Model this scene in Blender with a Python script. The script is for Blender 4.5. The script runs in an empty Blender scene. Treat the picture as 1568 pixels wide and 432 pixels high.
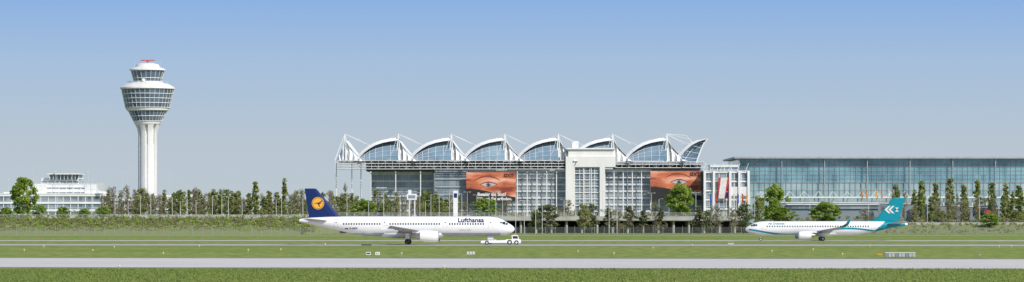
import bpy, math, random
import numpy as np
from mathutils import Vector
random.seed(7); rng=np.random.default_rng(11)
F=5190.0; H=6.1; YH=329.6
def X(px,D): return (px-784)*D/F
def Z(py,D): return H+(YH-py)*D/F
sc=bpy.context.scene
col=sc.collection
# ---------------- materials
def mat(name,c,rough=0.7,metal=0.0,var=0.12,scale=0.5,c2=None,spec=0.5,stretch=(1,1,1)):
    m=bpy.data.materials.new(name); m.use_nodes=True; nt=m.node_tree; b=nt.nodes['Principled BSDF']
    b.inputs['Roughness'].default_value=rough; b.inputs['Metallic'].default_value=metal
    b.inputs['Specular IOR Level'].default_value=spec
    if c2 is None: c2=tuple(max(0,v*(1-var*2)) for v in c)
    tc=nt.nodes.new('ShaderNodeTexCoord'); mp=nt.nodes.new('ShaderNodeMapping'); mp.inputs['Scale'].default_value=stretch
    n=nt.nodes.new('ShaderNodeTexNoise'); n.inputs['Scale'].default_value=scale; n.inputs['Detail'].default_value=5; n.inputs['Roughness'].default_value=0.65
    r=nt.nodes.new('ShaderNodeValToRGB'); r.color_ramp.elements[0].position=0.35; r.color_ramp.elements[1].position=0.65
    r.color_ramp.elements[0].color=(*c2,1); r.color_ramp.elements[1].color=(*c,1)
    nt.links.new(tc.outputs['Object'],mp.inputs[0]); nt.links.new(mp.outputs[0],n.inputs['Vector']); nt.links.new(n.outputs['Fac'],r.inputs[0]); nt.links.new(r.outputs[0],b.inputs['Base Color'])
    return m
def glassmat(name,c1,c2,cell=(2.0,50.0,3.5),rough=0.12,spec=0.8,metal=0.0):
    m=bpy.data.materials.new(name); m.use_nodes=True; nt=m.node_tree; b=nt.nodes['Principled BSDF']
    b.inputs['Roughness'].default_value=rough; b.inputs['Specular IOR Level'].default_value=spec; b.inputs['Metallic'].default_value=metal
    tc=nt.nodes.new('ShaderNodeTexCoord'); sn=nt.nodes.new('ShaderNodeVectorMath'); sn.operation='SNAP'; sn.inputs[1].default_value=cell
    wn=nt.nodes.new('ShaderNodeTexWhiteNoise'); n=nt.nodes.new('ShaderNodeTexNoise'); n.inputs['Scale'].default_value=0.06; n.inputs['Detail'].default_value=4
    a=nt.nodes.new('ShaderNodeMath'); a.operation='MULTIPLY_ADD'; a.inputs[1].default_value=0.45
    mul=nt.nodes.new('ShaderNodeMath'); mul.operation='MULTIPLY_ADD'; mul.inputs[1].default_value=2.2; mul.inputs[2].default_value=-0.85
    r=nt.nodes.new('ShaderNodeValToRGB'); r.color_ramp.elements[0].color=(*c1,1); r.color_ramp.elements[1].color=(*c2,1)
    L=nt.links.new
    L(tc.outputs['Object'],sn.inputs[0]); L(sn.outputs[0],wn.inputs[0]); L(tc.outputs['Object'],n.inputs['Vector'])
    L(n.outputs['Fac'],mul.inputs[0]); L(wn.outputs['Value'],a.inputs[0]); L(mul.outputs[0],a.inputs[2]); L(a.outputs[0],r.inputs[0]); L(r.outputs[0],b.inputs['Base Color'])
    return m
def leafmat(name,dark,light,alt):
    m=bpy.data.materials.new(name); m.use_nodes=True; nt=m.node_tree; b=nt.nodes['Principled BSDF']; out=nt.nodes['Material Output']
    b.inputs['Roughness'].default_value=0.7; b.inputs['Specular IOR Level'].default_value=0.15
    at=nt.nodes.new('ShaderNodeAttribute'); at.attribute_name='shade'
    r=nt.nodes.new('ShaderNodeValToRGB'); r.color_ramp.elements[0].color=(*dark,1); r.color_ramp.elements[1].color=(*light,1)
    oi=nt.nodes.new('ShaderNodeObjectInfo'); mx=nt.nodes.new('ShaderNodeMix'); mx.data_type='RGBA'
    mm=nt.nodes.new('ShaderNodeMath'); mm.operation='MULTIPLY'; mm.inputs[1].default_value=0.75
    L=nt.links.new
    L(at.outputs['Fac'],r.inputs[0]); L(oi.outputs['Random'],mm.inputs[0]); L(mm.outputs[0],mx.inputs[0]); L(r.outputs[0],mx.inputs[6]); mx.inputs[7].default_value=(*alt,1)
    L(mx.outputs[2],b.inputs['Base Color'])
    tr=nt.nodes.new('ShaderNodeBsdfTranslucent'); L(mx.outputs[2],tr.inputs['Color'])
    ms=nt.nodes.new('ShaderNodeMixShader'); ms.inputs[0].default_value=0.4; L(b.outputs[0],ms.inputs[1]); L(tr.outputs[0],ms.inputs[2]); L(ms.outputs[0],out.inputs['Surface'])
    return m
M={}
M['white']=mat('white_paint',(0.78,0.78,0.77),0.5,var=0.05,scale=0.3)
M['acwhite']=mat('aircraft_white',(0.80,0.80,0.80),0.28,var=0.025,scale=0.6)
M['acgrey']=mat('aircraft_grey',(0.42,0.43,0.45),0.35,var=0.05,scale=1.0)
M['wing']=mat('wing_grey',(0.40,0.41,0.43),0.4,var=0.08,scale=1.2)
M['metal']=mat('bare_metal',(0.5,0.5,0.5),0.3,0.8)
M['navy']=mat('navy_paint',(0.006,0.022,0.12),0.3,var=0.05)
M['teal']=mat('teal_paint',(0.0,0.25,0.33),0.3,var=0.05)
M['yellow']=mat('yellow_paint',(0.85,0.42,0.02),0.5,var=0.04)
M['red']=mat('red_paint',(0.55,0.05,0.03),0.5)
M['black']=mat('rubber',(0.02,0.02,0.02),0.8)
M['dark']=mat('dark_interior',(0.07,0.08,0.09),0.7)
M['win']=mat('window_dark',(0.03,0.04,0.06),0.15)
M['conc']=mat('concrete',(0.42,0.41,0.38),0.85,var=0.12,scale=0.4)
M['concw']=mat('white_concrete',(0.74,0.73,0.71),0.75,var=0.06,scale=0.25,stretch=(1,1,0.15))
M['steel']=mat('grey_steel',(0.40,0.42,0.44),0.45,0.1)
M['lsteel']=mat('light_steel',(0.66,0.67,0.68),0.45,0.0)
M['membrane']=mat('membrane_fabric',(0.82,0.82,0.81),0.7,var=0.04,scale=0.25)
M['gtower']=glassmat('tower_glass',(0.04,0.065,0.10),(0.14,0.20,0.27),(1.6,1.6,2.0),0.12)
M['gfac']=glassmat('office_glass',(0.07,0.11,0.15),(0.36,0.43,0.48),(2.4,50,3.2),0.15)
M['groof']=glassmat('roof_glass',(0.13,0.21,0.29),(0.26,0.36,0.44),(2.0,50,2.0),0.12)
M['gteal']=glassmat('hall_glass',(0.07,0.19,0.24),(0.22,0.42,0.48),(2.2,50,4.6),0.12)
M['gteal2']=glassmat('hall_glass_low',(0.16,0.27,0.30),(0.42,0.53,0.54),(2.2,50,4.0),0.2)
M['hall']=mat('blue_grey_cladding',(0.22,0.26,0.31),0.5,var=0.08,scale=0.1)
M['bark']=mat('bark',(0.16,0.125,0.09),0.9)
M['leaf']=leafmat('leaf_spring',(0.14,0.18,0.05),(0.37,0.43,0.12),(0.33,0.33,0.14))
M['leafb']=leafmat('leaf_bright',(0.14,0.22,0.03),(0.40,0.52,0.09),(0.30,0.42,0.08))
M['leafs']=leafmat('leaf_sparse',(0.20,0.19,0.11),(0.38,0.38,0.20),(0.33,0.28,0.20))
M['leafd']=leafmat('leaf_dark',(0.08,0.11,0.05),(0.22,0.27,0.11),(0.22,0.19,0.12))
M['grassb']=leafmat('grass_blades',(0.15,0.20,0.05),(0.30,0.38,0.09),(0.22,0.27,0.08))
# ---------------- mesh builder
class MB:
    def __init__(s): s.v=[]; s.f=[]; s.m=[]; s.mats=[]
    def mi(s,k):
        if k not in s.mats: s.mats.append(k)
        return s.mats.index(k)
    def add(s,vs,fs,k):
        o=len(s.v); s.v+= [tuple(v) for v in vs]; i=s.mi(k)
        for f in fs: s.f.append(tuple(a+o for a in f)); s.m.append(i)
    def box(s,x0,x1,y0,y1,z0,z1,k):
        s.add([(x0,y0,z0),(x1,y0,z0),(x1,y1,z0),(x0,y1,z0),(x0,y0,z1),(x1,y0,z1),(x1,y1,z1),(x0,y1,z1)],
              [(0,3,2,1),(4,5,6,7),(0,1,5,4),(1,2,6,5),(2,3,7,6),(3,0,4,7)],k)
    def cyl(s,p,q,r0,r1,n,k,caps=True):
        p=Vector(p);q=Vector(q);d=(q-p).normalized(); a=d.orthogonal().normalized(); b=d.cross(a)
        vs=[]
        for i in range(n):
            t=2*math.pi*i/n; o=a*math.cos(t)+b*math.sin(t); vs.append(p+o*r0)
        for i in range(n):
            t=2*math.pi*i/n; o=a*math.cos(t)+b*math.sin(t); vs.append(q+o*r1)
        fs=[(i,(i+1)%n,n+(i+1)%n,n+i) for i in range(n)]
        if caps: fs+= [tuple(range(n-1,-1,-1)),tuple(range(n,2*n))]
        s.add(vs,fs,k)
    def poly(s,pts,k): s.add(pts,[tuple(range(len(pts)))],k)
    def grid(s,rows,k,close=False):
        n=len(rows[0]); vs=[p for r in rows for p in r]; fs=[]
        for i in range(len(rows)-1):
            for j in range(n if close else n-1):
                a=i*n+j; b=i*n+(j+1)%n; fs.append((a,b,b+n,a+n))
        s.add(vs,fs,k)
    def revz(s,cx,cy,prof,n,k,ph=0):
        s.grid([[(cx+r*math.cos(ph+2*math.pi*j/n),cy+r*math.sin(ph+2*math.pi*j/n),z) for j in range(n)] for r,z in prof],k,True)
    def revx(s,cy,cz,prof,n,k):
        s.grid([[(x,cy+r*math.cos(2*math.pi*j/n),cz+r*math.sin(2*math.pi*j/n)) for j in range(n)] for x,r in prof],k,True)
    def build(s,name,parent=None,smooth=False,loc=(0,0,0)):
        me=bpy.data.meshes.new(name); me.from_pydata(s.v,[],s.f)
        for k in s.mats: me.materials.append(M[k])
        me.polygons.foreach_set('material_index',s.m)
        if smooth: me.polygons.foreach_set('use_smooth',[True]*len(s.f))
        me.update(); o=bpy.data.objects.new(name,me); col.objects.link(o); o.location=loc
        if smooth:
            md=o.modifiers.new('es','EDGE_SPLIT'); md.split_angle=math.radians(35)
        if parent: o.parent=parent
        return o
def empty(name,loc=(0,0,0),rz=0):
    o=bpy.data.objects.new(name,None); o.location=loc; o.rotation_euler=(0,0,rz); col.objects.link(o); return o
def textgeo(txt,size,bold=0.0,align='LEFT'):
    c=bpy.data.curves.new('t','FONT'); c.body=txt; c.size=size; c.offset=bold; c.align_x=align; c.resolution_u=3
    o=bpy.data.objects.new('t',c); col.objects.link(o); bpy.context.view_layer.update()
    me=o.to_mesh(); vs=[tuple(v.co) for v in me.vertices]; fs=[tuple(p.vertices) for p in me.polygons]
    o.to_mesh_clear(); bpy.data.objects.remove(o); bpy.data.curves.remove(c)
    return vs,fs
# ---------------- world / sun / camera
el=math.radians(38); az=math.radians(140)
sd=Vector((math.sin(az)*math.cos(el),math.cos(az)*math.cos(el),math.sin(el)))
w=bpy.data.worlds.new('World'); sc.world=w; w.use_nodes=True; nt=w.node_tree; bg=nt.nodes['Background']
sky=nt.nodes.new('ShaderNodeTexSky'); sky.sky_type='NISHITA'; sky.sun_disc=False; sky.sun_elevation=el; sky.sun_rotation=az
sky.air_density=1.0; sky.dust_density=1.0; sky.ozone_density=2.0
tc=nt.nodes.new('ShaderNodeTexCoord'); sp=nt.nodes.new('ShaderNodeSeparateXYZ')
L=nt.links.new
L(tc.outputs['Generated'],sp.inputs[0])
# haze layer near the horizon (elevation dependent), mixed over the physical sky
mr=nt.nodes.new('ShaderNodeMapRange'); mr.inputs['From Min'].default_value=0.0; mr.inputs['From Max'].default_value=0.0666; L(sp.outputs[2],mr.inputs['Value'])
hr=nt.nodes.new('ShaderNodeValToRGB'); e=hr.color_ramp.elements
e[0].position=0.0; e[0].color=(0.53,0.60,0.65,1); e[1].position=1.0; e[1].color=(0.215,0.405,0.77,1)
q=e.new(0.35); q.color=(0.465,0.555,0.66,1); q=e.new(0.68); q.color=(0.36,0.505,0.72,1)
L(mr.outputs[0],hr.inputs[0])
sc1=nt.nodes.new('ShaderNodeVectorMath'); sc1.operation='SCALE'; sc1.inputs[3].default_value=1/0.12; L(hr.outputs[0],sc1.inputs[0])
mf=nt.nodes.new('ShaderNodeMapRange'); mf.inputs['From Min'].default_value=0.07; mf.inputs['From Max'].default_value=0.45; mf.inputs['To Min'].default_value=0.08; mf.inputs['To Max'].default_value=1.0; L(sp.outputs[2],mf.inputs['Value'])
mx=nt.nodes.new('ShaderNodeMix'); mx.data_type='RGBA'; L(mf.outputs[0],mx.inputs[0]); L(sc1.outputs[0],mx.inputs[6]); L(sky.outputs[0],mx.inputs[7])
L(mx.outputs[2],bg.inputs[0]); bg.inputs[1].default_value=0.12
sl=bpy.data.lights.new('sun','SUN'); sl.energy=4.3; sl.angle=math.radians(0.5); sl.color=(1,0.95,0.87)
so=bpy.data.objects.new('sun',sl); so.rotation_euler=sd.to_track_quat('Z','Y').to_euler(); so.location=(200,-200,300); col.objects.link(so)
cam=bpy.data.cameras.new('camera'); co=bpy.data.objects.new('camera',cam); col.objects.link(co); sc.camera=co
co.location=(0,0,H); co.rotation_euler=(math.pi/2,0,0); cam.sensor_width=36; cam.lens=36*F/1568; cam.shift_y=(YH-216)/1568; cam.clip_end=60000; cam.clip_start=1
sc.view_settings.view_transform='Standard'; sc.view_settings.look='None'
# ---------------- ground
def groundmat():
    m=bpy.data.materials.new('grass_ground'); m.use_nodes=True; nt=m.node_tree; b=nt.nodes['Principled BSDF']; b.inputs['Roughness'].default_value=0.95; b.inputs['Specular IOR Level'].default_value=0.05
    tc=nt.nodes.new('ShaderNodeTexCoord'); L=nt.links.new
    def noise(sx,sy,det=4):
        mp=nt.nodes.new('ShaderNodeMapping'); mp.inputs['Scale'].default_value=(sx,sy,1); n=nt.nodes.new('ShaderNodeTexNoise'); n.inputs['Scale'].default_value=1; n.inputs['Detail'].default_value=det
        L(tc.outputs['Object'],mp.inputs[0]); L(mp.outputs[0],n.inputs['Vector']); return n.outputs['Fac']
    def ramp(f,p0,p1):
        r=nt.nodes.new('ShaderNodeMapRange'); r.inputs['From Min'].default_value=p0; r.inputs['From Max'].default_value=p1; L(f,r.inputs['Value']); return r.outputs[0]
    def mix(f,a,b2):
        x=nt.nodes.new('ShaderNodeMix'); x.data_type='RGBA'; L(f,x.inputs[0])
        for i,c in ((6,a),(7,b2)):
            if isinstance(c,tuple): x.inputs[i].default_value=(*c,1)
            else: L(c,x.inputs[i])
        return x.outputs[2]
    c=mix(ramp(noise(0.012,0.03),0.35,0.65),(0.19,0.265,0.05),(0.265,0.30,0.08))
    c=mix(ramp(noise(0.02,0.07,6),0.50,0.70),c,(0.33,0.28,0.14))
    c=mix(ramp(noise(0.5,0.12,5),0.42,0.66),c,(0.13,0.20,0.04))
    c=mix(ramp(noise(3.0,0.3,3),0.56,0.75),c,(0.32,0.33,0.11))
    L(c,b.inputs['Base Color']); return m
M['ground']=groundmat()
g=MB(); g.poly([(-20000,-300,0),(20000,-300,0),(20000,40000,0),(-20000,40000,0)],'ground'); g.build('ground')
M['runway']=mat('runway_concrete',(0.62,0.585,0.555),0.85,c2=(0.50,0.475,0.455),scale=0.06,stretch=(0.5,3,1))
M['asph']=mat('asphalt',(0.24,0.23,0.22),0.9,var=0.15,scale=0.1)
M['taxi']=mat('taxiway_concrete',(0.52,0.50,0.46),0.85,var=0.1,scale=0.1)
M['paint']=mat('road_paint',(0.85,0.85,0.83),0.7,var=0.06)
def strip(name,y0,y1,slope,k,z,x0=-1500,x1=1500):
    b=MB(); b.poly([(x0,y0-slope*x0,z),(x1,y0-slope*x1,z),(x1,y1-slope*x1,z),(x0,y1-slope*x0,z)],k); return b.build(name)
s=0.10
strip('runway_shoulder',386,482,s,'asph',0.010)
strip('runway',391,474,s,'runway',0.020)
strip('runway_marking',470,471.5,s,'paint',0.030)
strip('runway_marking',393.3,394.6,s,'paint',0.030)
for i in range(4): strip('runway_marking',449+i*3.2,450.8+i*3.2,s,'paint',0.030,X(480,460),X(817,460))
strip('taxiway_shoulder',668,712,0.06,'asph',0.010)
strip('taxiway',678,704,0.06,'taxi',0.020)
strip('taxiway_marking',690,690.8,0.06,'yellow',0.030)
strip('taxiway',795,822,0.02,'taxi',0.020)
strip('perimeter_road',930,940,0.0,'asph',0.020)
strip('perimeter_road',1012,1022,0.0,'taxi',0.020)
# plateau terrain
M['bank']=mat('bank_soil_grass',(0.19,0.25,0.07),0.95,c2=(0.21,0.21,0.10),scale=0.25)
PR=2.8
XL=X(482,1060); XR=X(1142,1180); PZ=5.0
g=MB()
g.grid([[(-900,1043,0.0),(-900,1064,PZ),(-900,1900,PZ)],[(XL-4,1043,0.0),(XL-4,1064,PZ),(XL-4,1900,PZ)],[(XL+3,1150,0.0),(XL+3,1184,PZ),(XL+3,1900,PZ)]],'bank')
g.grid([[(XL+3,1184,0),(XL+3,1184,PZ),(XL+3,1900,PZ)],[(XR,1184,0),(XR,1184,PZ),(XR,1900,PZ)]],'bank')
g.grid([[(XR,1150,0.0),(XR,1172,PR),(XR,1900,PR)],[(900,1150,0.0),(900,1172,PR),(900,1900,PR)]],'bank'); g.poly([(XR,1172,PR),(XR,1900,PR),(XR,1900,PZ),(XR,1184,PZ)],'conc')
g.build('embankment_terrain')
# ---------------- foliage
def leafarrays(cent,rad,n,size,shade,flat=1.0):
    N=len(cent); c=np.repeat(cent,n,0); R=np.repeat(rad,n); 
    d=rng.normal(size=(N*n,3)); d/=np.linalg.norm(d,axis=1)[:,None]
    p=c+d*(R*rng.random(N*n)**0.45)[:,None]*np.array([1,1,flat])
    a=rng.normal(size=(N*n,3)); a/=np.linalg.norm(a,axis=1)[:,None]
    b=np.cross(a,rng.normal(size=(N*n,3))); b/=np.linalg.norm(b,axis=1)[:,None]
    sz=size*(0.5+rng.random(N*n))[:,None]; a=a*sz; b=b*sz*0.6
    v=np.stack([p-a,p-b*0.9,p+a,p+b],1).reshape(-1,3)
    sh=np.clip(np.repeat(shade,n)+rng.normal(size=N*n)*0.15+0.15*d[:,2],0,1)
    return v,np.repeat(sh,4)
def quadmesh(name,tv,tf,lv,lsh,mats):
    nv=len(tv)+len(lv); V=np.concatenate([np.array(tv,dtype=float).reshape(-1,3),lv]) if len(tv) else lv
    nt_=len(tf); nl=len(lv)//4
    idx=np.concatenate([np.array(tf,dtype=int).reshape(-1),np.arange(nl*4)+len(tv)]).astype(np.int32)
    me=bpy.data.meshes.new(name); me.vertices.add(nv); me.vertices.foreach_set('co',V.astype(np.float32).ravel())
    me.loops.add(len(idx)); me.loops.foreach_set('vertex_index',idx); nf=nt_+nl
    me.polygons.add(nf); me.polygons.foreach_set('loop_start',np.arange(nf,dtype=np.int32)*4)
    for k in mats: me.materials.append(M[k])
    me.polygons.foreach_set('material_index',np.concatenate([np.zeros(nt_),np.ones(nl)]).astype(np.int32))
    at=me.attributes.new('shade','FLOAT','POINT'); at.data.foreach_set('value',np.concatenate([np.zeros(len(tv)),lsh]).astype(np.float32))
    me.update(calc_edges=True); return me
def treemesh(name,style,seed):
    random.seed(seed); b=MB()
    Ht=10.0; cen=[]; rad=[]
    def limb(p,q,r0,r1): b.cyl(p,q,r0,r1,6,'bark',caps=False)
    if style=='poplar': w,zb,n,lk,cnt=1.05,1.0,44,'leaf',30
    elif style=='conifer': w,zb,n,lk,cnt=2.3,1.2,60,'leafd',34
    elif style=='sparse': w,zb,n,lk,cnt=3.2,1.8,52,'leafs',18
    elif style=='dark': w,zb,n,lk,cnt=3.1,1.6,52,'leafd',30
    elif style=='bright': w,zb,n,lk,cnt=3.8,1.4,84,'leafb',60
    else: w,zb,n,lk,cnt=3.4,1.6,60,'leaf',34
    top=Ht*0.93
    pts=[Vector((0,0,-0.5))]; 
    for i in range(1,6): pts.append(Vector((random.uniform(-.2,.2),random.uniform(-.2,.2),top*i/5)))
    for i in range(5): limb(pts[i],pts[i+1],0.24*(1-i/5.5),0.24*(1-(i+1)/5.5))
    for i in range(n):
        t=random.random()
        z=zb+(Ht-zb-0.3)*t
        if style=='conifer': rr=w*(1-t)**0.8+0.25
        elif style=='poplar': rr=w*math.sin(math.pi*min(1,(t*0.85+0.13)))**0.6
        else: rr=w*(math.sin(math.pi*(t*0.83+0.12))**0.55)
        ang=random.uniform(0,2*math.pi); q=rr*math.sqrt(random.random())*random.uniform(0.8,1.15)
        c=Vector((q*math.cos(ang),q*math.sin(ang),z)); cen.append(c)
        rad.append(random.uniform(0.55,1.15)*(0.6 if style in('poplar','conifer') else 1.0))
        if i%2==0 or style=='sparse':
            zz=max(1.2,z-q*random.uniform(0.5,0.9)); limb((0,0,zz),c,0.09,0.02)
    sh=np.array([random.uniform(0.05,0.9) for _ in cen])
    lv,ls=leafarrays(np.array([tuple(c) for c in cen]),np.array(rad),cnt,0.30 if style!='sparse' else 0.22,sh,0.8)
    return quadmesh(name,b.v,b.f,lv,ls,['bark',lk])
T={}
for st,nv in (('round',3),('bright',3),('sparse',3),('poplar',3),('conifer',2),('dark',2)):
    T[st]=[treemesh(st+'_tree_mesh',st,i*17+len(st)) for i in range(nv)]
WN={'round':7.5,'bright':8.2,'sparse':7,'poplar':2.6,'conifer':5,'dark':7}
NM={'round':'deciduous_tree','bright':'green_leafy_tree','sparse':'budding_tree','poplar':'poplar_tree','conifer':'pine_tree','dark':'dark_leafy_tree'}
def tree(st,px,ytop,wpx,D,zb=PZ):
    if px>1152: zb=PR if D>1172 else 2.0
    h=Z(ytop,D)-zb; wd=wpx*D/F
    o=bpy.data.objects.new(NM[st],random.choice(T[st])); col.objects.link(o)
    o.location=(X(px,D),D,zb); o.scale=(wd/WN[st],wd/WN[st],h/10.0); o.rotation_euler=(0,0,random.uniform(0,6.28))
random.seed(3)
tree('bright',35,273,44,1180)
for px,yt,wp in ((172,286,26),(186,292,22),(195,284,22),(208,290,24),(160,298,20)): tree('sparse',px,yt,wp,1230)
for px,yt,wp in ((218,288,26),(246,298,22),(275,291,26),(297,287,22),(312,296,24),(328,292,24),(346,290,26),(362,295,20),(231,305,24),(263,303,22)): tree('round' if px%3 else 'sparse',px,yt,wp,1220)
for px,yt,wp in ((391,278,13),(435,272,14),(412,292,12),(424,294,12),(404,300,14),(381,296,12)): tree('poplar',px,yt,wp,1200)
px=166
while px<700:
    tree(random.choice(['poplar','poplar','sparse','round']),px,random.uniform(289,308),random.uniform(9,15),random.uniform(1225,1290)); px+=random.uniform(5,10)
for px,yt,wp in ((448,294,20),(462,290,22),(530,280,14),(505,292,20),(375,303,22),(478,300,22)): tree('sparse',px,yt,wp,1215)
for px,yt,wp in ((60,314,26),(97,316,22),(128,319,22),(158,316,22),(10,318,24)): tree('bright',px,yt,wp,1110)
tree('bright',557,307,42,1195); tree('round',527,296,26,1205); tree('round',583,310,28,1205); tree('sparse',606,306,26,1200); tree('round',655,292,30,1200); tree('sparse',640,303,20,1210); tree('round',672,308,24,1195)
tree('bright',743,304,42,1190); tree('sparse',712,309,24,1200); tree('sparse',775,307,22,1200)
tree('dark',838,314,46,1120,0); tree('round',820,322,26,1125,0); tree('round',893,312,26,1120,0); tree('sparse',870,306,26,1200)
for px,yt,wp,st in ((906,312,26,'dark'),(932,318,22,'conifer'),(948,322,22,'sparse'),(965,316,24,'dark'),(985,322,24,'conifer'),(1003,310,26,'sparse'),(1012,318,22,'conifer'),(1070,315,24,'conifer'),(1098,312,26,'sparse'),(1083,324,20,'dark'),(1138,312,34,'dark'),(1122,318,22,'sparse')): tree(st,px,yt,wp,1125+random.uniform(-8,8),0)
tree('bright',1041,283,46,1200); tree('bright',1186,281,44,1215); tree('bright',1198,318,42,1175,PZ-0.8); tree('bright',1264,310,52,1178,PZ-0.8); tree('round',1160,300,24,1210)
for px in (1411,1433,1455,1476,1497,1519,1541,1560): tree('poplar',px,random.uniform(272,284),15,1240)
px=1370
while px<1568:
    tree(random.choice(['poplar','sparse']),px,random.uniform(288,302),13,1225); px+=random.uniform(9,16)
tree('round',1372,282,16,1240); tree('sparse',1472,305,34,1200); tree('bright',1517,328,34,1165,2); tree('sparse',1325,318,22,1200); tree('sparse',1352,314,18,1205); tree('sparse',1400,320,20,1210); tree('round',1440,322,24,1210); tree('round',1556,322,26,1200)
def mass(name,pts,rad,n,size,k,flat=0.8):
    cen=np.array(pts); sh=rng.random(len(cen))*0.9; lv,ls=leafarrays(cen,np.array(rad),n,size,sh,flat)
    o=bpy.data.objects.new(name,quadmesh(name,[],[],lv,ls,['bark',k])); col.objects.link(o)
pts=[];rad=[]
for i in range(2000):
    px=random.uniform(-60,482); t=random.random(); D=1046+18*t
    if t<0.12: continue
    pts.append((X(px,D),D,PZ*t*1.1+random.uniform(0,0.5))); rad.append(random.uniform(0.5,1.1))
mass('bank_shrubs',pts[::3],rad[::3],26,0.20,'leafs'); mass('bank_ivy_shrubs',pts[1::3],rad[1::3],34,0.20,'leafb'); mass('bank_green_shrubs',pts[2::3],rad[2::3],34,0.20,'leaf')
pts=[];rad=[]
for i in range(800):
    px=random.uniform(-60,1640); D=random.uniform(1190,1240); hh=1.0+2.2*(0.5+0.5*math.sin(px*0.05+2*math.sin(px*0.017)))
    pts.append((X(px,D),D,(PR if px>1150 else PZ)+random.uniform(0.1,hh))); rad.append(random.uniform(0.6,1.3))
mass('shrub_row',pts[::2],rad[::2],34,0.25,'leafs'); mass('hedge_row',pts[1::2],rad[1::2],40,0.25,'leaf')
pts=[];rad=[]
for i in range(1300):
    px=random.uniform(-100,1700); D=random.uniform(1910,1990); hh=9+3*math.sin(px*0.031)+2*math.sin(px*0.11)
    pts.append((X(px,D),D,random.uniform(3,hh))); rad.append(random.uniform(1.2,2.6))
mass('distant_tree_line',pts,rad,30,0.7,'leafs')
pts=[];rad=[]
for i in range(420):
    px=random.uniform(1148,1640); D=random.uniform(1150,1182); pts.append((X(px,D),D,min(PR,(D-1150)/22*PR)+random.uniform(0,0.4))); rad.append(random.uniform(0.4,0.9))
mass('slope_shrubs',pts,rad,30,0.2,'leaf')
# grass blades near
N=50000
y=rng.uniform(300,383,N); x=rng.uniform(-66,66,N); 
h=rng.uniform(0.05,0.18,N)*(0.6+0.8*rng.random(N)); ww=rng.uniform(0.03,0.09,N); lean=rng.normal(size=N)*0.07
v=np.stack([np.stack([x-ww,y,0*x],1),np.stack([x+ww,y,0*x],1),np.stack([x+ww*0.3+lean,y+lean,h],1),np.stack([x-ww*0.3+lean,y+lean,h],1)],1).reshape(-1,3)
o=bpy.data.objects.new('grass',quadmesh('grass',[],[],v,np.repeat(rng.random(N),4),['bark','grassb'])); col.objects.link(o)
# ---------------- control tower
D=1450; cx=X(226,D); k=D/F
T0=empty('air_traffic_control_tower',(cx,D,0))
def tz(y): return Z(y,D)
b=MB(); 
b.revz(0,0,[(13.2*k,PZ-1),(13.2*k,tz(222)),(12.0*k,tz(221.5)),(12.0*k,tz(192))],40,'concw')
for i in range(8):
    a=2*math.pi*(i+0.5)/8; 
    pr=[(14.3,PZ-1),(14.3,tz(205)),(16.0,tz(197)),(19.5,tz(190))]
    rows=[]
    for r,z in pr:
        rows.append([( (r*k)*math.cos(a+da), (r*k)*math.sin(a+da), z) for da in (-0.25,-0.12,0,0.12,0.25)])
    b.grid(rows,'concw')
    for sgn in (-0.25,0.25):
        b.grid([[(r*k*math.cos(a+sgn),r*k*math.sin(a+sgn),z),(11.5*k*math.cos(a+sgn),11.5*k*math.sin(a+sgn),z)] for r,z in pr],'concw')
b.build('shaft',T0,True)
b=MB()
b.revz(0,0,[(12*k,tz(192)),(20*k,tz(190)),(21*k,tz(188)),(21*k,tz(186))],32,'concw')
b.revz(0,0,[(31*k,tz(170)),(32.5*k,tz(169)),(33*k,tz(167)),(33*k,tz(166.2))],32,'concw')
b.revz(0,0,[(39*k,tz(137)),(42*k,tz(136.5)),(42*k,tz(134.5)),(40*k,tz(133)),(33*k,tz(129)),(25*k,tz(127)),(24*k,tz(126)),(22*k,tz(126))],32,'concw')
b.revz(0,0,[(25*k,tz(108.5)),(28*k,tz(108)),(28*k,tz(106.5)),(24*k,tz(104.5)),(19*k,tz(103)),(17*k,tz(99)),(9*k,tz(96.5)),(0.01,tz(96))],32,'white')
b.build('rings_and_roofs',T0,True)
b=MB()
def cab(y0,r0,y1,r1,n,bands,mr_=0.09):
    z0,z1=tz(y0),tz(y1)
    b.revz(0,0,[(r0*k,z0),(r1*k,z1)],n,'gtower')
    for j in range(n):
        a=2*math.pi*j/n; c,s_=math.cos(a),math.sin(a)
        b.cyl(((r0*k+.05)*c,(r0*k+.05)*s_,z0),((r1*k+.05)*c,(r1*k+.05)*s_,z1),mr_,mr_,4,'white',False)
    for t in bands:
        r=(r0+(r1-r0)*t)*k; z=z0+(z1-z0)*t
        b.revz(0,0,[(r+.02,z-.13),(r+.25,z-.1),(r+.25,z+.1),(r+.02,z+.13)],n,'white')
cab(186,21.5,170,29.5,28,[0.02,0.5])
cab(166.2,33.5,137,40,32,[0.04,0.28,0.52,0.76])
cab(126,20.5,108.5,25.5,20,[0.03,0.35])
b.build('glazed_cabs',T0)
b=MB()
b.cyl((0,0,tz(97)),(0,0,tz(93)),0.35,0.25,8,'red'); b.box(-2.9,2.9,-.3,.3,tz(93.2),tz(91.8),'red'); b.box(-1.0,1.0,-.5,.5,tz(95.2),tz(94.5),'red')
for a in (-12,-7,9,14,20,-20): b.cyl((a*k,0.5,tz(104)),(a*k,.5,tz(95-abs(a)*0.1)),0.06,0.04,4,'lsteel')
b.revz(-4*k,-23*k,[(0.01,tz(127))]+[(0.85*math.sin(math.pi*i/8),tz(124)-0.85*math.cos(math.pi*i/8)) for i in range(1,8)]+[(0.01,tz(121))],12,'white')
for j in range(32):
    a=2*math.pi*j/32; b.cyl((31*k*math.cos(a),31*k*math.sin(a),tz(128.5)),(31*k*math.cos(a),31*k*math.sin(a),tz(125)),.05,.05,4,'lsteel',False)
b.revz(0,0,[(31*k,tz(125.2)),(31.3*k,tz(125.2)),(31.3*k,tz(124.8)),(31*k,tz(124.8))],32,'lsteel')
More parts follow.
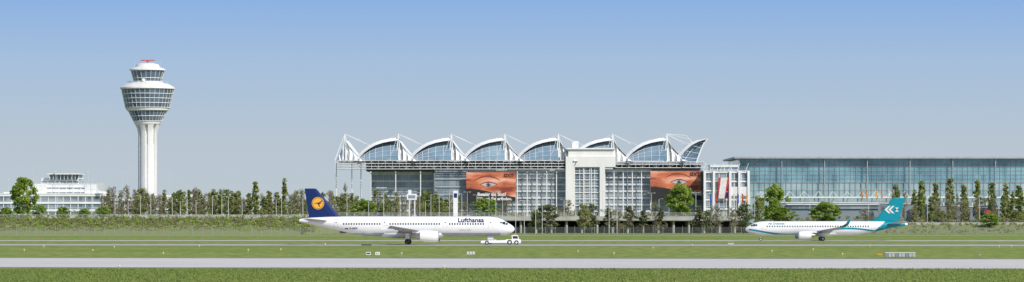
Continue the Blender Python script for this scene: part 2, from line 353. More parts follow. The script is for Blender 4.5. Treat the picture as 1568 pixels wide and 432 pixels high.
b.build('radar_and_antennas',T0)
# ---------------- facades
def facade(b,px0,px1,y0,y1,D,depth,nf,bay,g='gfac',fr='lsteel',slab=0.35,mull=0.07,top=True):
    x0,x1=X(px0,D),X(px1,D); zt,zb=Z(y0,D),(Z(y1,D) if y1 else PZ)
    b.box(x0,x1,D,D+depth,zb,zt,g)
    for i in range(nf+1):
        z=zb+(zt-zb)*i/nf; b.box(x0-.1,x1+.1,D-0.45,D+0.002,z-slab/2,z+slab/2,fr)
        if i<nf: b.box(x0,x1,D-0.5,D-0.45,z+1.0,z+1.08,fr)
    n=max(1,int((x1-x0)/bay))
    for i in range(n+1):
        x=x0+(x1-x0)*i/n; b.box(x-mull,x+mull,D-0.2,D-0.003,zb,zt,fr)
    if top: b.box(x0-.2,x1+.2,D-.6,D+depth+.1,zt+slab/2+.01,zt+slab/2+.35,fr)
D=1300; k=D/F
TM=empty('airport_terminal')
b=MB()
facade(b,568,664,266,None,D+8,30,6,2.4,'gfac','lsteel',0.9,0.05)
facade(b,666,716,262,None,D,38,6,4.0,'gfac','steel',0.6,0.05)
facade(b,716,866,262,None,D+1.5,38,7,4.5,'gfac','lsteel',0.7,0.06)
facade(b,925,997,262,None,D+1.5,38,7,4.5,'gfac','lsteel',0.7,0.06)
facade(b,997,1076,262,None,D+2.5,38,8,3.0,'gfac','steel',0.5)
for px in list(range(568,664,38))+list(range(792,866,15))+list(range(926,997,14)): b.cyl((X(px,D),D-1.2,PZ),(X(px,D),D-1.2,Z(262,D)),0.2,0.2,8,'white',False)
b.build('glass_office_wings',TM)
b=MB()
x0,x1=X(866,D),X(942,D)
zc=Z(229,D)
b.box(x0,X(880,D),D-4,D+16,PZ,Z(240,D),'concw'); b.box(X(918,D),X(926,D),D-4,D+16,PZ,Z(240,D),'concw')
b.box(x0,x1,D-4.003,D+16,Z(256,D),Z(240,D)+.003,'concw'); b.box(X(870,D),X(939,D),D-3,D+14,Z(240,D),zc,'concw')
b.box(X(867.5,D),X(941,D),D-3.8,D+15,zc,zc+.5,'white')
b.box(X(876,D),X(886,D),D,D+6,zc+.5,Z(218,D),'concw'); b.revz(X(881,D),D+3,[(1.6,Z(218,D)),(1.2,Z(216.5,D)),(0.01,Z(215.5,D))],16,'white')
facade(b,880,918,256,None,D-2.8,12,8,1.6,'gfac','concw',0.3,0.12,False)
for px in (893,905): b.box(X(px,D)-.15,X(px,D)+.15,D-3.4,D-3.25,PZ,Z(256,D),'concw')
b.build('white_stair_core',TM)
# roof
R=[(-62,246),(-58,240),(-52,233.5),(-44,227.5),(-35,222.5),(-24,218.8),(-12,216.4),(0,215)]
Q=[(0,214),(4,219.5),(9,226),(15,233),(22,239.5),(31,246)]
bw=MB(); bg_=MB(); bs=MB()
def P(px,py,dy): return (X(px,D),D+dy,Z(py,D))
masts=[528,610,691,773,855,938,1021]
for mi,mx in enumerate(masts):
    if mi>0:
        n=len(R)
        rows=[]
        for t in (0,.25,.5,.75,1.0):
            rows.append([P(mx+rx,246+(ry-246)*t,-3+6*t*t) for rx,ry in R])
        bg_.grid(rows,'groof')
        for r in rows[1:4]:
            for i in range(n-1): 
                bs.cyl(Vector(r[i])+Vector((0,-.1,.05)),Vector(r[i+1])+Vector((0,-.1,.05)),.07,.07,4,'white',False)
        for i in range(1,n-1):
            for j in range(4): bs.cyl(Vector(rows[j][i])+Vector((0,-.1,0)),Vector(rows[j+1][i])+Vector((0,-.1,0)),.07,.07,4,'white',False)
        def outr(i,d):
            rx,ry=R[i]; a=Vector((R[min(i+1,n-1)][0]-R[max(i-1,0)][0],R[min(i+1,n-1)][1]-R[max(i-1,0)][1])).normalized()
            return rx+a.y*d, ry-a.x*d
        rows=[[P(mx+R[i][0],R[i][1],2.0) for i in range(n)],[P(mx+R[i][0],R[i][1],-1.0) for i in range(n)],[P(mx+outr(i,4.5)[0],outr(i,4.5)[1],-1.0+1.5) for i in range(n)],[P(mx+outr(i,5)[0],outr(i,5)[1],8) for i in range(n)],[P(mx+R[i][0]+4,R[i][1]+2,30) for i in range(n)]]
        bw.grid(rows,'membrane')
    cols=[]
    for i,t in enumerate(np.linspace(0,1,9)):
        qx=31*t; qy=float(np.interp(qx,[q[0] for q in Q],[q[1] for q in Q])); dep=1.5-7*t+(1.2 if i%2 else 0)
        cols.append([P(mx+qx,247,dep-1),P(mx+qx,(247+qy)/2,dep),P(mx+qx*0.85,qy,dep*0.5+1.5)])
    bw.grid(cols,'membrane')
    bw.grid([[P(mx+q[0],q[1],0.5),P(mx+q[0]+3,q[1]+1,16),P(mx+q[0]+4,q[1]+4,30)] for q in Q],'membrane')
    if mi==0: bw.grid([[P(mx-qx*0.45,qy,1+3*(i%2)*.5),P(mx-qx*.45+1,247,0)] for i,(qx,qy) in enumerate(Q)],'membrane')
    for dx in (-3.5,3.5): bs.cyl(P(mx,205,0),P(mx+dx,247,-2),.16,.24,6,'white',False)
    bs.cyl(P(mx,205,0),P(mx,247,12),.14,.18,6,'white',False)
    for dx,yy,dy in ((-34,221,1),(40,223,1),(22,213,25),(-22,214,25),(14,246,-3),(-14,246,-3),(30,219,14)):
        if mi==0 and dx<-20: continue
        bs.cyl(P(mx,205.5,0),P(mx+dx,yy,dy),.06,.06,4,'white',False)
R2=[(1030,250),(1036,240),(1044,230),(1054,221),(1066,215),(1083,212)]
R3=[(1046,250),(1050,243),(1056,234),(1062,227),(1070,220),(1083,213)]
R4=[(1066,250),(1068,243),(1071,235),(1074,227),(1078,219),(1083,213)]
bw.grid([[P(a,c,0) for a,c in R2],[P(a+5,c+1.2,-1.5) for a,c in R2[:-1]]+[P(1083,213,-1.5)]],'membrane')
bw.grid([[P(a,c,0) for a,c in R2],[P(a-5,c+1,25) for a,c in R2]],'membrane')
bg_.grid([[P(a+5,c+1.3,0) for a,c in R2[:-1]]+[P(1083,213,0)],[P(a,c,2.5) for a,c in R3],[P(a,c,0) for a,c in R4]],'groof')
for RR in (R3,R4):
    for i in range(5): bs.cyl(P(*RR[i],1.5 if RR is R3 else -.1),P(*RR[i+1],1.5 if RR is R3 else -.1),.13 if RR is R3 else .28,.13 if RR is R3 else .28,5,'white',False)
for i in range(5): bs.cyl(P(*R2[i],-.3),P(*R4[i],-.2),.08,.08,4,'white',False)
for dx in (0,6): bs.cyl(P(1052+dx,207+dx,4),P(1021,205,0),.06,.06,4,'white',False); bs.cyl(P(1052+dx,207+dx,4),P(1062,220,4),.08,.08,4,'white',False)
def truss(px0,px1,ys,D2):
    x0,x1=X(px0,D2),X(px1,D2); zs=[Z(y,D2) for y in ys]
    for z in zs: 
        bs.cyl((x0,D2,z),(x1,D2,z),.17,.17,5,'lsteel',False)
        bs.cyl((x0,D2+5,z),(x1,D2+5,z),.14,.14,5,'steel',False)
    n=int((x1-x0)/2.6)
    for i in range(n+1):
        x=x0+(x1-x0)*i/n; bs.cyl((x,D2,zs[0]),(x,D2,zs[-1]),.09,.09,4,'lsteel',False)
        if i<n: bs.cyl((x,D2,zs[0] if i%2 else zs[-1]),(x+(x1-x0)/n,D2,zs[-1] if i%2 else zs[0]),.08,.08,4,'steel',False); bs.cyl((x,D2,zs[1]),(x,D2+5,zs[1]),.07,.07,4,'steel',False)
truss(516,866,[246,250.5,255,259],D-3); truss(942,1078,[248,252,257],D-3)
bs.box(X(516,D),X(866,D),D-2,D+30,Z(247.6,D),Z(246.6,D),'lsteel'); bs.box(X(942,D),X(1080,D),D-2,D+30,Z(250.6,D),Z(249.6,D),'lsteel')
bg_.box(X(560,D),X(866,D),D+4,D+28,Z(262,D),Z(248,D),'dark'); bg_.box(X(942,D),X(1074,D),D+4,D+28,Z(262,D),Z(251,D),'dark')
for px in (514,538,552): bs.cyl(P(px,250,4),P(px,330,4),.2,.2,6,'white',False)
bs.cyl(P(528,206,0),P(513,246,-3),.09,.09,4,'white',False); bs.cyl(P(514,246,-3),P(514,266,-3),.1,.1,4,'white',False); bs.cyl(P(528,206,0),P(536,246,-3),.08,.08,4,'white',False)
bw.build('membrane_vaults',TM,True); bg_.build('vault_glazing',TM); bs.build('masts_cables_and_trusses',TM)
b=MB(); D2=1288
facade(b,1078,1147,264,None,D2,25,5,2.6,'gfac','white',0.55,0.12)
facade(b,1088,1130,255,264,D2+3,15,1,2.6,'gfac','white',0.5,0.1)
for px in (1079,1093,1118,1132,1146): b.box(X(px,D2)-.45,X(px,D2)+.45,D2-1.2,D2-.51,PZ,Z(262,D2),'white')
b.box(X(1116,D2),X(1146,D2),D2-.8,D2-.512,Z(300,D2),Z(286,D2),'concw')
for i in range(6): b.cyl((X(1076+i*13,D2),D2-1,Z(262,D2)),(X(1082+i*13,D2),D2+2,Z(250,D2)),.06,.06,4,'white',False)
b.build('white_end_wing',TM)
# posters
def postermat(name):
    m=bpy.data.materials.new(name); m.use_nodes=True; nt=m.node_tree; bb=nt.nodes['Principled BSDF']; bb.inputs['Roughness'].default_value=0.6; L=nt.links.new
    tc=nt.nodes.new('ShaderNodeTexCoord'); mp=nt.nodes.new('ShaderNodeMapping'); mp.inputs['Scale'].default_value=(1.1,1,2.2); n=nt.nodes.new('ShaderNodeTexNoise'); n.inputs['Scale'].default_value=1.6; n.inputs['Detail'].default_value=3
    r=nt.nodes.new('ShaderNodeValToRGB'); e=r.color_ramp.elements; e[0].position=0.34; e[0].color=(0.22,0.035,0.02,1); e[1].position=0.66; e[1].color=(0.74,0.40,0.30,1)
    q=e.new(0.5); q.color=(0.58,0.17,0.07,1)
    L(tc.outputs['Generated'],mp.inputs[0]); L(mp.outputs[0],n.inputs['Vector']); L(n.outputs['Fac'],r.inputs[0]); L(r.outputs[0],bb.inputs['Base Color']); return m
M['poster']=postermat('poster_print')
M['brown']=mat('poster_brow',(0.22,0.05,0.03)); M['iris']=mat('poster_iris',(0.12,0.16,0.20)); M['pwhite']=mat('poster_white',(0.75,0.72,0.70)); M['sclera']=mat('poster_sclera',(0.55,0.47,0.45))
def poster(px0,px1,y0,y1,D,ex,ey,txt):
    b=MB(); x0,x1,z0,z1=X(px0,D),X(px1,D),Z(y1,D),Z(y0,D)
    b.box(x0,x1,D-.4,D,z0,z1,'poster')
    def pl(pts,k_,lay): b.poly([(X(a,D),D-.4-.01*lay,Z(c,D)) for a,c in pts],k_)
    def curve(fn0,fn1,n,k_,lay):
        for i in range(n):
            t0,t1=i/n,(i+1)/n; pl([fn0(t0),fn0(t1),fn1(t1),fn1(t0)],k_,lay)
    W=px1-px0
    curve(lambda t:(px0+W*t,y1),lambda t:(px0+W*t,y1-13-7*math.cos(t*2.6)),12,'black',1)
    curve(lambda t:(ex-22+40*t,ey-6-6*math.sin(math.pi*t)),lambda t:(ex-22+40*t,ey-7-7.2*math.sin(math.pi*t)),12,'brown',1)
    curve(lambda t:(ex-14+28*t,ey+3.6*math.sin(math.pi*t)),lambda t:(ex-14+28*t,ey-5*math.sin(math.pi*t)),12,'brown',1)
    curve(lambda t:(ex-12+24*t,ey+3.0*math.sin(math.pi*t)),lambda t:(ex-12+24*t,ey-3.2*math.sin(math.pi*t)),12,'sclera',2)
    pl([(ex+3.6*math.cos(a*.524),ey+3.2*math.sin(a*.524)) for a in range(12)],'iris',3)
    pl([(ex+1.7*math.cos(a*.524),ey+1.7*math.sin(a*.524)) for a in range(12)],'black',4)
    pl([(ex+1,ey-2.0),(ex+2.4,ey-2.0),(ex+2.4,ey-.8),(ex+1,ey-.8)],'pwhite',5)
    for s_,px,py,sz,kk in txt:
        vs,fs=textgeo(s_,sz,0.04*sz); b.add([(X(px,D)+v[0],D-.4-.06,Z(py,D)+v[1]) for v in vs],fs,kk)
    b.build('advertising_banner')
poster(714,790,264,309,1297,748,283,[('Besser als Sixt?',731,300,1.8,'pwhite'),('Müssen Sie erfinden.',731,306.5,1.6,'pwhite'),('SIXT',771,271.5,1.9,'black')])
poster(996,1073,262,306,1298,1040,279,[('SIXT',1056,269.5,1.9,'black'),('Nr.1',1058,299,2.3,'pwhite')])
b=MB(); D2=1286.3; b.box(X(1100,D2),X(1116,D2),D2-.1,D2,Z(304,D2),Z(272,D2),'red'); b.poly([(X(1100,D2),D2-.12,Z(304,D2)),(X(1109,D2),D2-.12,Z(304,D2)),(X(1114,D2),D2-.12,Z(272,D2)),(X(1104,D2),D2-.12,Z(272,D2))],'pwhite'); b.poly([(X(1110,D2),D2-.13,Z(303,D2)),(X(1115.5,D2),D2-.13,Z(303,D2)),(X(1115.5,D2),D2-.13,Z(282,D2))],'navy'); b.build('advertising_banner')
# ---------------- glass terminal right
D=1400
GT=empty('glass_terminal_hall')
b=MB(); x0,x1=X(1131,D),X(1760,D); zt=Z(243,D)
b.box(x0,x1,D,D+70,Z(279,D),zt,'gteal'); b.box(x0+.2,x1,D+.3,D+69,PR-.5,Z(279,D)-.01,'gteal2')
b.box(x0-2,x1+2,D-3.5,D+72,zt+.01,zt+0.75,'steel')
n=int((x1-x0)/2.2)
for i in range(n+1):
    x=x0+(x1-x0)*i/n; b.box(x-.035,x+.035,D-.25,D-.003,Z(302,D),zt,'steel')
for y in (249,255,261,267,273,279,290): z=Z(y,D); b.box(x0,x1,D-.32,D-.26,z-.06,z+.06,'steel' if y!=279 else 'lsteel')
for i in range(0,n,8):
    x=x0+(x1-x0)*i/n; b.cyl((x,D-2.4,PR-.5),(x,D-2.4,zt),.2,.2,6,'steel',False)
b.build('glazed_facade',GT)
b=MB(); D2=1370
b.box(X(1155,D2),x1,D2,D2+18,Z(303.2,D2),Z(301.2,D2),'white'); 
for px in range(1160,1760,22):
    b.cyl((X(px,D2),D2+2,PR-.5),(X(px,D2),D2+2,Z(303,D2)),.25,.25,6,'white'); b.cyl((X(px,D2),D2+2,Z(318,D2)),(X(px+8,D2),D2+2,Z(303,D2)),.14,.14,5,'white')
    b.cyl((X(px,D2),D2+3,Z(301,D2)),(X(px+6,D2),D2+3,Z(293,D2)),.09,.09,4,'white'); b.cyl((X(px+6,D2),D2+3,Z(293,D2)),(X(px+14,D2),D2+3,Z(301,D2)),.09,.09,4,'white')
b.build('entrance_canopy',GT)
b=MB(); D2=1250
rows=[]
for i in range(25):
    t=i/24; px=1178+560*t; yt=309+ (0 if t<0.25 else 22*((t-0.25)/0.75)**1.4)
    rows.append([(X(px,D2),D2,PR-1),(X(px,D2),D2,Z(yt+3,D2)),(X(px,D2),D2+1.2,Z(yt,D2)),(X(px,D2),D2+60,Z(yt-1,D2))])
b.grid(rows,'hall')
for i in range(24):
    b.cyl(Vector(rows[i][1])+Vector((0,-.1,.3)),Vector(rows[i+1][1])+Vector((0,-.1,.3)),.2,.2,5,'lsteel',False)
b.box(X(1205,D2),X(1345,D2),D2-.6,D2-.01,Z(320,D2),Z(314,D2),'gfac'); b.box(X(1204,D2),X(1346,D2),D2-1.2,D2-.01,Z(313.9,D2),Z(312.8,D2),'white')
b.build('low_curved_hall')
b=MB()
for px,py,r,kk in ((1497,320,4,'yellow'),(1513,325,4,'red'),(1522,323,3.4,'yellow')):
    b.cyl((X(px,D2),D2-.2,Z(py,D2)),(X(px,D2),D2-.32,Z(py,D2)),r*D2/F,r*D2/F,20,kk)
b.box(X(1490,D2),X(1528,D2),D2-.15,D2-.02,Z(331,D2),Z(315.5,D2),'navy'); b.build('jet_tail_panel')  # flat panel on the hall wall, made up to stand for a jet's tail
def flag(px,y0,y1,kk,D=1330):
    b=MB(); x=X(px,D); b.cyl((x,D,PR if px>1152 else PZ),(x,D,Z(y0-1,D)),.09,.06,6,'lsteel')
    rows=[]
    for i in range(6): rows.append([(x+.1+(0.1+i*.13),D+.15*math.sin(i*1.3+j),Z(y0,D)+(Z(y1,D)-Z(y0,D))*j/5-(i*.12)) for j in range(6)])
    b.grid(rows,kk); b.build('banner_flag')
M['orange']=mat('orange_fabric',(0.60,0.30,0.12),0.8)
for px,kk in ((1318,'orange'),(1325,'orange'),(1341,'yellow'),(1348,'orange'),(1360,'pwhite'),(1368,'orange'),(1404,'pwhite'),(1426,'pwhite'),(1451,'orange')): flag(px,290,302,kk)
M['fblue']=mat('blue_fabric',(0.05,0.12,0.4),0.8)
for px,kk in ((1086,'fblue'),(1094,'red'),(1122,'pwhite'),(1128,'fblue'),(1135,'red'),(1142,'yellow')): flag(px,296,309,kk,1270)
b=MB(); D=1420
facade(b,168,330,306,None,D,20,2,3,'gfac','white',0.9,0.12); facade(b,250,300,301,306,D+3,12,1,3,'gfac','concw',0.5,0.12); b.build('low_office_building')
# ---------------- left building
D=1400; b=MB()
LB=empty('white_airport_building')
facade(b,-40,165,299,None,D,30,3,3,'gfac','white',0.9,0.12)
facade(b,46,146,285,299,D+4,22,2,3,'gfac','white',1.2,0.2)
facade(b,64,120,275.5,285,D+6,16,1,2.4,'gfac','white',0.9,0.1)
b.box(X(48,D),X(70,D),D+3,D+20,Z(299,D),Z(282,D),'concw'); b.box(X(128,D),X(146,D),D+3.2,D+20,Z(299,D),Z(283,D),'white')
b.box(X(4,D),X(30,D),D+3,D+14,Z(299,D),Z(294,D),'white'); b.box(X(150,D),X(163,D),D+3,D+14,Z(299,D),Z(293,D),'concw')
zt0,zt1=Z(275,D),Z(267,D)
b.add([(X(76,D),D+5,zt0),(X(116,D),D+5,zt0),(X(119,D),D+4,zt1),(X(73,D),D+4,zt1),(X(76,D),D+16,zt0),(X(116,D),D+16,zt0),(X(119,D),D+17,zt1),(X(73,D),D+17,zt1)],[(0,1,2,3),(1,5,6,2),(4,0,3,7),(3,2,6,7)],'gtower')
b.box(X(71,D),X(121,D),D+3,D+18,zt1,zt1+.4,'white')
for i in range(9): x=X(74+i*5.6,D); b.box(x-.08,x+.08,D+3.9,D+4.0,zt0,zt1,'white')
b.cyl((X(158,D),D-2,Z(286,D)),(X(156.5,D),D-3,Z(286,D)),1.2,1.9,14,'white'); b.cyl((X(158,D),D-1,PZ),(X(158,D),D-1,Z(286,D)),.2,.2,6,'white')
b.build('storeys_and_roof_cabin',LB)
b=MB()
for px,yt in ((12,272),(27,270),(50,258),(55,268),(84,260),(110,262),(134,260),(186,263),(258,265),(141,272)): b.cyl((X(px,D),D+2,PZ),(X(px,D),D+2,Z(yt,D)),.13,.05,5,'lsteel'); b.box(X(px,D)-.4,X(px,D)+.4,D+1.9,D+2.1,Z(yt+3,D),Z(yt+2.4,D),'lsteel')
b.build('antenna_masts',LB)
# ---------------- lamps
lm=MB(); lm.cyl((0,0,0),(0,0,10),.10,.06,6,'lsteel'); lm.cyl((0,0,10),(0.9,0,10.25),.05,.04,5,'lsteel'); lm.box(.8,1.5,-.14,.14,10.18,10.32,'lsteel')
lo=lm.build('street_lamp'); lo.location=(X(120,1190),1190,PZ)
ld=MB(); ld.cyl((0,0,0),(0,0,10),.11,.06,6,'lsteel'); ld.cyl((-1,0,10.2),(1,0,10.2),.05,.05,5,'lsteel'); ld.box(.7,1.4,-.14,.14,10.15,10.3,'lsteel'); ld.box(-1.4,-.7,-.14,.14,10.15,10.3,'lsteel')
lo2=ld.build('street_lamp'); lo2.location=(X(140,1190),1190,PZ)
px=176
while px<1160:
    D=random.choice([1110,1188,1188,1245]) if (px>790 ) else random.choice([1085,1188,1245])
    o=bpy.data.objects.new('street_lamp',random.choice([lo,lo2]).data); col.objects.link(o); zb=PZ if (px<480 or D>1184) else 0
    hh=Z(random.uniform(293,309),D)-zb; o.location=(X(px,D),D,zb); o.scale=(1,1,hh/10.2); o.rotation_euler=(0,0,random.choice([0,math.pi]))
    px+=random.uniform(8,20)
for px in (1170,1240,1330,1420,1500,5,60,88): 
    o=bpy.data.objects.new('street_lamp',lo.data); col.objects.link(o); o.location=(X(px,1220),1220,PR if px>1152 else PZ)
# ---------------- fence
M['mesh']=bpy.data.materials.new('wire_mesh'); m=M['mesh']; m.use_nodes=True; nt=m.node_tree; bb=nt.nodes['Principled BSDF']; bb.inputs['Base Color'].default_value=(0.2,0.21,0.2,1)
tn=nt.nodes.new('ShaderNodeBsdfTransparent'); ms=nt.nodes.new('ShaderNodeMixShader'); ms.inputs[0].default_value=0.2; nt.links.new(tn.outputs[0],ms.inputs[1]); nt.links.new(bb.outputs[0],ms.inputs[2]); nt.links.new(ms.outputs[0],nt.nodes['Material Output'].inputs['Surface'])
b=MB(); D=1038; x=X(-80,D)
while x<X(1650,D):
    b.cyl((x,D,0),(x,D,2.5),.06,.06,5,'steel'); b.cyl((x,D,2.5),(x,D-.4,2.9),.04,.04,4,'steel'); x+=3
b.poly([(X(-80,D),D+.1,0),(X(1650,D),D+.1,0),(X(1650,D),D+.1,2.5),(X(-80,D),D+.1,2.5)],'mesh')
b.build('perimeter_fence')
b=MB(); D=1066; x=X(-80,D); 
while x<X(478,D): b.cyl((x,D,PZ),(x,D,PZ+1.3),.05,.05,4,'lsteel'); x+=2.5
for z in (.5,.9,1.3): b.cyl((X(-80,D),D,PZ+z),(X(478,D),D,PZ+z),.045,.045,4,'lsteel')
b.build('guard_railing')
# viaduct
b=MB(); D=1152; x0,x1=X(484,D),X(1146,D)
b.box(x0,x1,D,D+26,PZ-.9,PZ+.1,'conc'); b.box(x0,x1,D-.3,D-.003,PZ-.7,PZ+.75,'conc'); b.box(x0,x1,D+31.6,D+31.8,0,PZ-.95,'dark')
b.box(x0,x1,D+26.003,D+31.5,PZ-.6,PZ+.05,'conc')
x=x0+2
while x<x1:
    for dy in (1.5,13,24): b.cyl((x,D+dy,0),(x,D+dy,PZ-.9),.38,.38,10,'conc')
    x+=5.2
for z in (1.1,1.5,1.9): b.cyl((x0,D,PZ+z),(x1,D,PZ+z),.05,.05,4,'lsteel')
x=x0
while x<x1: b.cyl((x,D,PZ+.7),(x,D,PZ+1.9),.05,.05,4,'lsteel'); x+=2.6
b.build('road_viaduct')
b=MB(); D=1186; 
b.box(X(-60,D),X(478,D),D,D+.3,PZ,PZ+1.1,'conc'); b.box(X(1150,D),X(1640,D),D,D+.3,PR-.2,PR+.8,'conc'); b.build('retaining_wall')
b=MB(); D=1180; b.box(X(694,D),X(701,D),D,D+.6,PZ,Z(292,D),'white'); b.box(X(695,D),X(700,D),D-.03,D-.005,Z(303,D),Z(296,D),'navy'); b.build('pylon_sign')
b=MB(); b.box(X(623,D),X(638,D),D,D+.8,Z(306,D),Z(297,D),'white'); b.box(X(625,D),X(630,D),D+.1,D+.6,Z(297,D)+.01,Z(291,D),'white'); b.box(X(626,D),X(628,D),D+.2,D+.5,PZ,Z(306,D)-.01,'lsteel'); b.box(X(634,D),X(636,D),D+.2,D+.5,PZ,Z(306,D)-.01,'lsteel'); b.box(X(625,D),X(636,D),D-.03,D-.005,Z(304,D),Z(299,D),'hall'); b.build('roadside_sign')
# ---------------- aircraft
class Plane:
    def __init__(s,L,top,bot,hw):
        s.L=L; s.t=top; s.b=bot; s.h=hw
    def T(s,x): return float(np.interp(x,[a for a,_ in s.t],[c for _,c in s.t]))
    def B(s,x): return float(np.interp(x,[a for a,_ in s.b],[c for _,c in s.b]))
    def W(s,x): return float(np.interp(x,[a for a,_ in s.h],[c for _,c in s.h]))
    def surf(s,x,z,off=0.02):
        zc=(s.T(x)+s.B(x))/2; hh=max(.01,(s.T(x)-s.B(x))/2); q=max(-1,min(1,(z-zc)/hh)); 
        c=math.sqrt(1-q*q); return (s.W(x)*c+off*c, z+off*q)
    def fus(s,mb,matfn,n=44):
        xs=sorted(set([0,.02,.08,.2,.4,.7,1,1.4,1.8,2.3,2.9,3.6,4.4,5.2,6]+list(np.arange(7,s.L-16,1.0))+list(np.arange(s.L-16,s.L,0.35))+[s.L]))
        ring=[]
        for x in xs:
            zc=(s.T(x)+s.B(x))/2; hh=(s.T(x)-s.B(x))/2; w_=s.W(x)
            ring.append([(x,w_*math.sin(2*math.pi*j/n),zc+hh*math.cos(2*math.pi*j/n)) for j in range(n)])
        o=len(mb.v); mb.v+=[p for r in ring for p in r]
        for i in range(len(xs)-1):
            for j in range(n):
                a=i*n+j;c=i*n+(j+1)%n
                mid=[(ring[i][j][q]+ring[i+1][(j+1)%n][q])/2 for q in range(3)]
                mb.f.append((o+a,o+a+n,o+c+n,o+c)); mb.m.append(mb.mi(matfn(*mid)))
        mb.f.append(tuple(o+(len(xs)-1)*n+j for j in range(n))); mb.m.append(mb.mi('metal'))
    def patch(s,mb,x0,x1,lo,hi,k_,off=0.02,nx=1,nz=2,sides=(-1,1)):
        for sd_ in sides:
            rows=[]
            for i in range(nx+1):
                x=x0+(x1-x0)*i/nx; r=[]
                for j in range(nz+1):
                    a=lo(x) if callable(lo) else lo; c=hi(x) if callable(hi) else hi
                    z=a+(c-a)*j/nz; y,z2=s.surf(x,z,off); r.append((x,sd_*y,z2))
                rows.append(r)
            mb.grid(rows,k_)
    def text(s,mb,txt,x0,z0,size,k_,bold=0,off=.05):
        vs,fs=textgeo(txt,size,bold); wd=max(v[0] for v in vs)
        for sd_ in (-1,1):
            out=[]
            for u,v,_ in vs:
                x=(x0+u) if sd_<0 else (x0+wd-u)
                R_=s.W(x); zc=(s.T(x)+s.B(x))/2; a=math.asin(max(-1,min(1,(z0-zc)/R_)))+v/R_
                out.append((x,sd_*(R_+off)*math.cos(a),zc+((s.T(x)-s.B(x))/2+off)*math.sin(a)))
            mb.add(out,fs,k_)
def wing(mb,secs,k_,vertical=False,tipk=None,tipfrom=99):
    af=[(0,0),(.02,.35),(.1,.75),(.3,1),(.6,.7),(1,.06),(1,-.06),(.6,-.4),(.3,-.6),(.1,-.5),(.02,-.28)]
    if vertical: af=[(0,0),(.03,.4),(.12,.8),(.3,1),(.6,.7),(1,.05),(1,-.05),(.6,-.7),(.3,-1),(.12,-.8),(.03,-.4)]
    for sg in ((1,) if vertical else (1,-1)):
        rows=[]
        for (x,y,z,c,t) in secs:
            if vertical: rows.append([(x+c*a,y+t*c*q/2,z) for a,q in af])
            else: rows.append([(x+c*a,sg*y,z+t*c*q/2) for a,q in af])
        n=len(af)
        for i in range(len(rows)-1):
            mb.grid([rows[i],rows[i+1]],tipk if (tipk and i>=tipfrom) else k_,True)
        mb.add(rows[-1],[tuple(range(n))],tipk or k_)
def engine(mb,x,y,z,r,l,k_,inner='dark'):
    mb.revx(y,z,[(x+l*.75,r*.55),(x+.35,r*.80),(x+.05,r*.84),(x-.02,r*.9),(x+.05,r*.97),(x+.5,r*1.05),(x+l*.35,r*1.08),(x+l*.6,r*1.02),(x+l*.82,r*.86),(x+l*.82,r*.8),(x+l*.6,r*.7)],28,k_)
    mb.revx(y,z,[(x-.03,r*.885),(x-.05,r*.9),(x-.02,r*.93),(x+.12,r*.99)],28,'metal')
    mb.revx(y,z,[(x+.5,r*.82),(x+.5,r*.25),(x+.15,.02)],28,inner)
    for i in range(18):
        a=2*math.pi*i/18; mb.poly([(x+.45,y+r*.2*math.cos(a),z+r*.2*math.sin(a)),(x+.40,y+r*.8*math.cos(a),z+r*.8*math.sin(a)),(x+.48,y+r*.8*math.cos(a+.2),z+r*.8*math.sin(a+.2))],'steel')
    mb.revx(y,z,[(x+l*.7,r*.66),(x+l*1.0,r*.42),(x+l*1.0,r*.34),(x+l*1.18,.02)],20,'metal')
def wheel(mb,x,y,z,r,w_):
    mb.grid([[(x+q*math.cos(2*math.pi*j/20),yy,z+q*math.sin(2*math.pi*j/20)) for j in range(20)] for q,yy in ((.01,y-w_/2+.04),(r*.5,y-w_/2+.04))],'lsteel',True)
    mb.grid([[(x+q*math.cos(2*math.pi*j/20),yy,z+q*math.sin(2*math.pi*j/20)) for j in range(20)] for q,yy in ((r*.5,y-w_/2+.04),(r*.6,y-w_/2),(r*.92,y-w_/2),(r,y-w_/2+.07),(r,y+w_/2-.07),(r*.92,y+w_/2),(r*.5,y+w_/2),(.01,y+w_/2-.03))],'black',True)
L1=44.5
Pl=Plane(L1,[(0,3.2),(.02,3.36),(.08,3.5),(.2,3.68),(.4,3.88),(.7,4.1),(1,4.28),(1.4,4.5),(1.8,4.78),(2.3,5.08),(2.9,5.37),(3.6,5.6),(4.4,5.74),(5.2,5.82),(6,5.85),(34.5,5.85),(38.5,5.77),(42.5,5.55),(44.1,5.35),(44.5,5.2)],
 [(0,3.2),(.02,3.05),(.08,2.92),(.2,2.76),(.4,2.58),(.7,2.4),(1,2.27),(1.4,2.13),(1.8,2.03),(2.3,1.93),(2.9,1.84),(3.6,1.77),(4.4,1.72),(5.2,1.71),(28.5,1.71),(30.5,1.8),(33.5,2.25),(37.5,3.15),(41.5,4.1),(44.5,4.72)],
 [(0,0),(.02,.17),(.08,.33),(.2,.52),(.4,.74),(.7,.98),(1,1.17),(1.4,1.35),(1.8,1.5),(2.3,1.65),(2.9,1.78),(3.6,1.88),(4.4,1.94),(5.2,1.97),(6,1.98),(28.5,1.98),(33,1.8),(37.5,1.35),(41.5,.78),(44,.32),(44.5,.22)])
yA=700; A=empty('passenger_jet_airliner',(X(788,yA),yA,0.02),math.pi)
b=MB(); Pl.fus(b,lambda x,y,z:'acgrey' if (z<2.35 and 3<x<34) else 'acwhite')
b.grid([[(x,w_*math.sin(t),2.35-hh*math.cos(t)) for t in np.linspace(-1.7,1.7,15)] for x,w_,hh in ((14.2,.6,.55),(15.5,1.75,.95),(17.5,2.1,1.05),(24,2.1,1.05),(26.5,1.7,.9),(28,.6,.6))],'acwhite')
b.build('fuselage',A,True)
b=MB()
x=6.3
while x<35.5:
    if not any(abs(x-d)<.7 for d in (4.9,14.2,26.6,36.6)): Pl.patch(b,x,x+.27,4.10,4.46,'win',.02)
    x+=.533
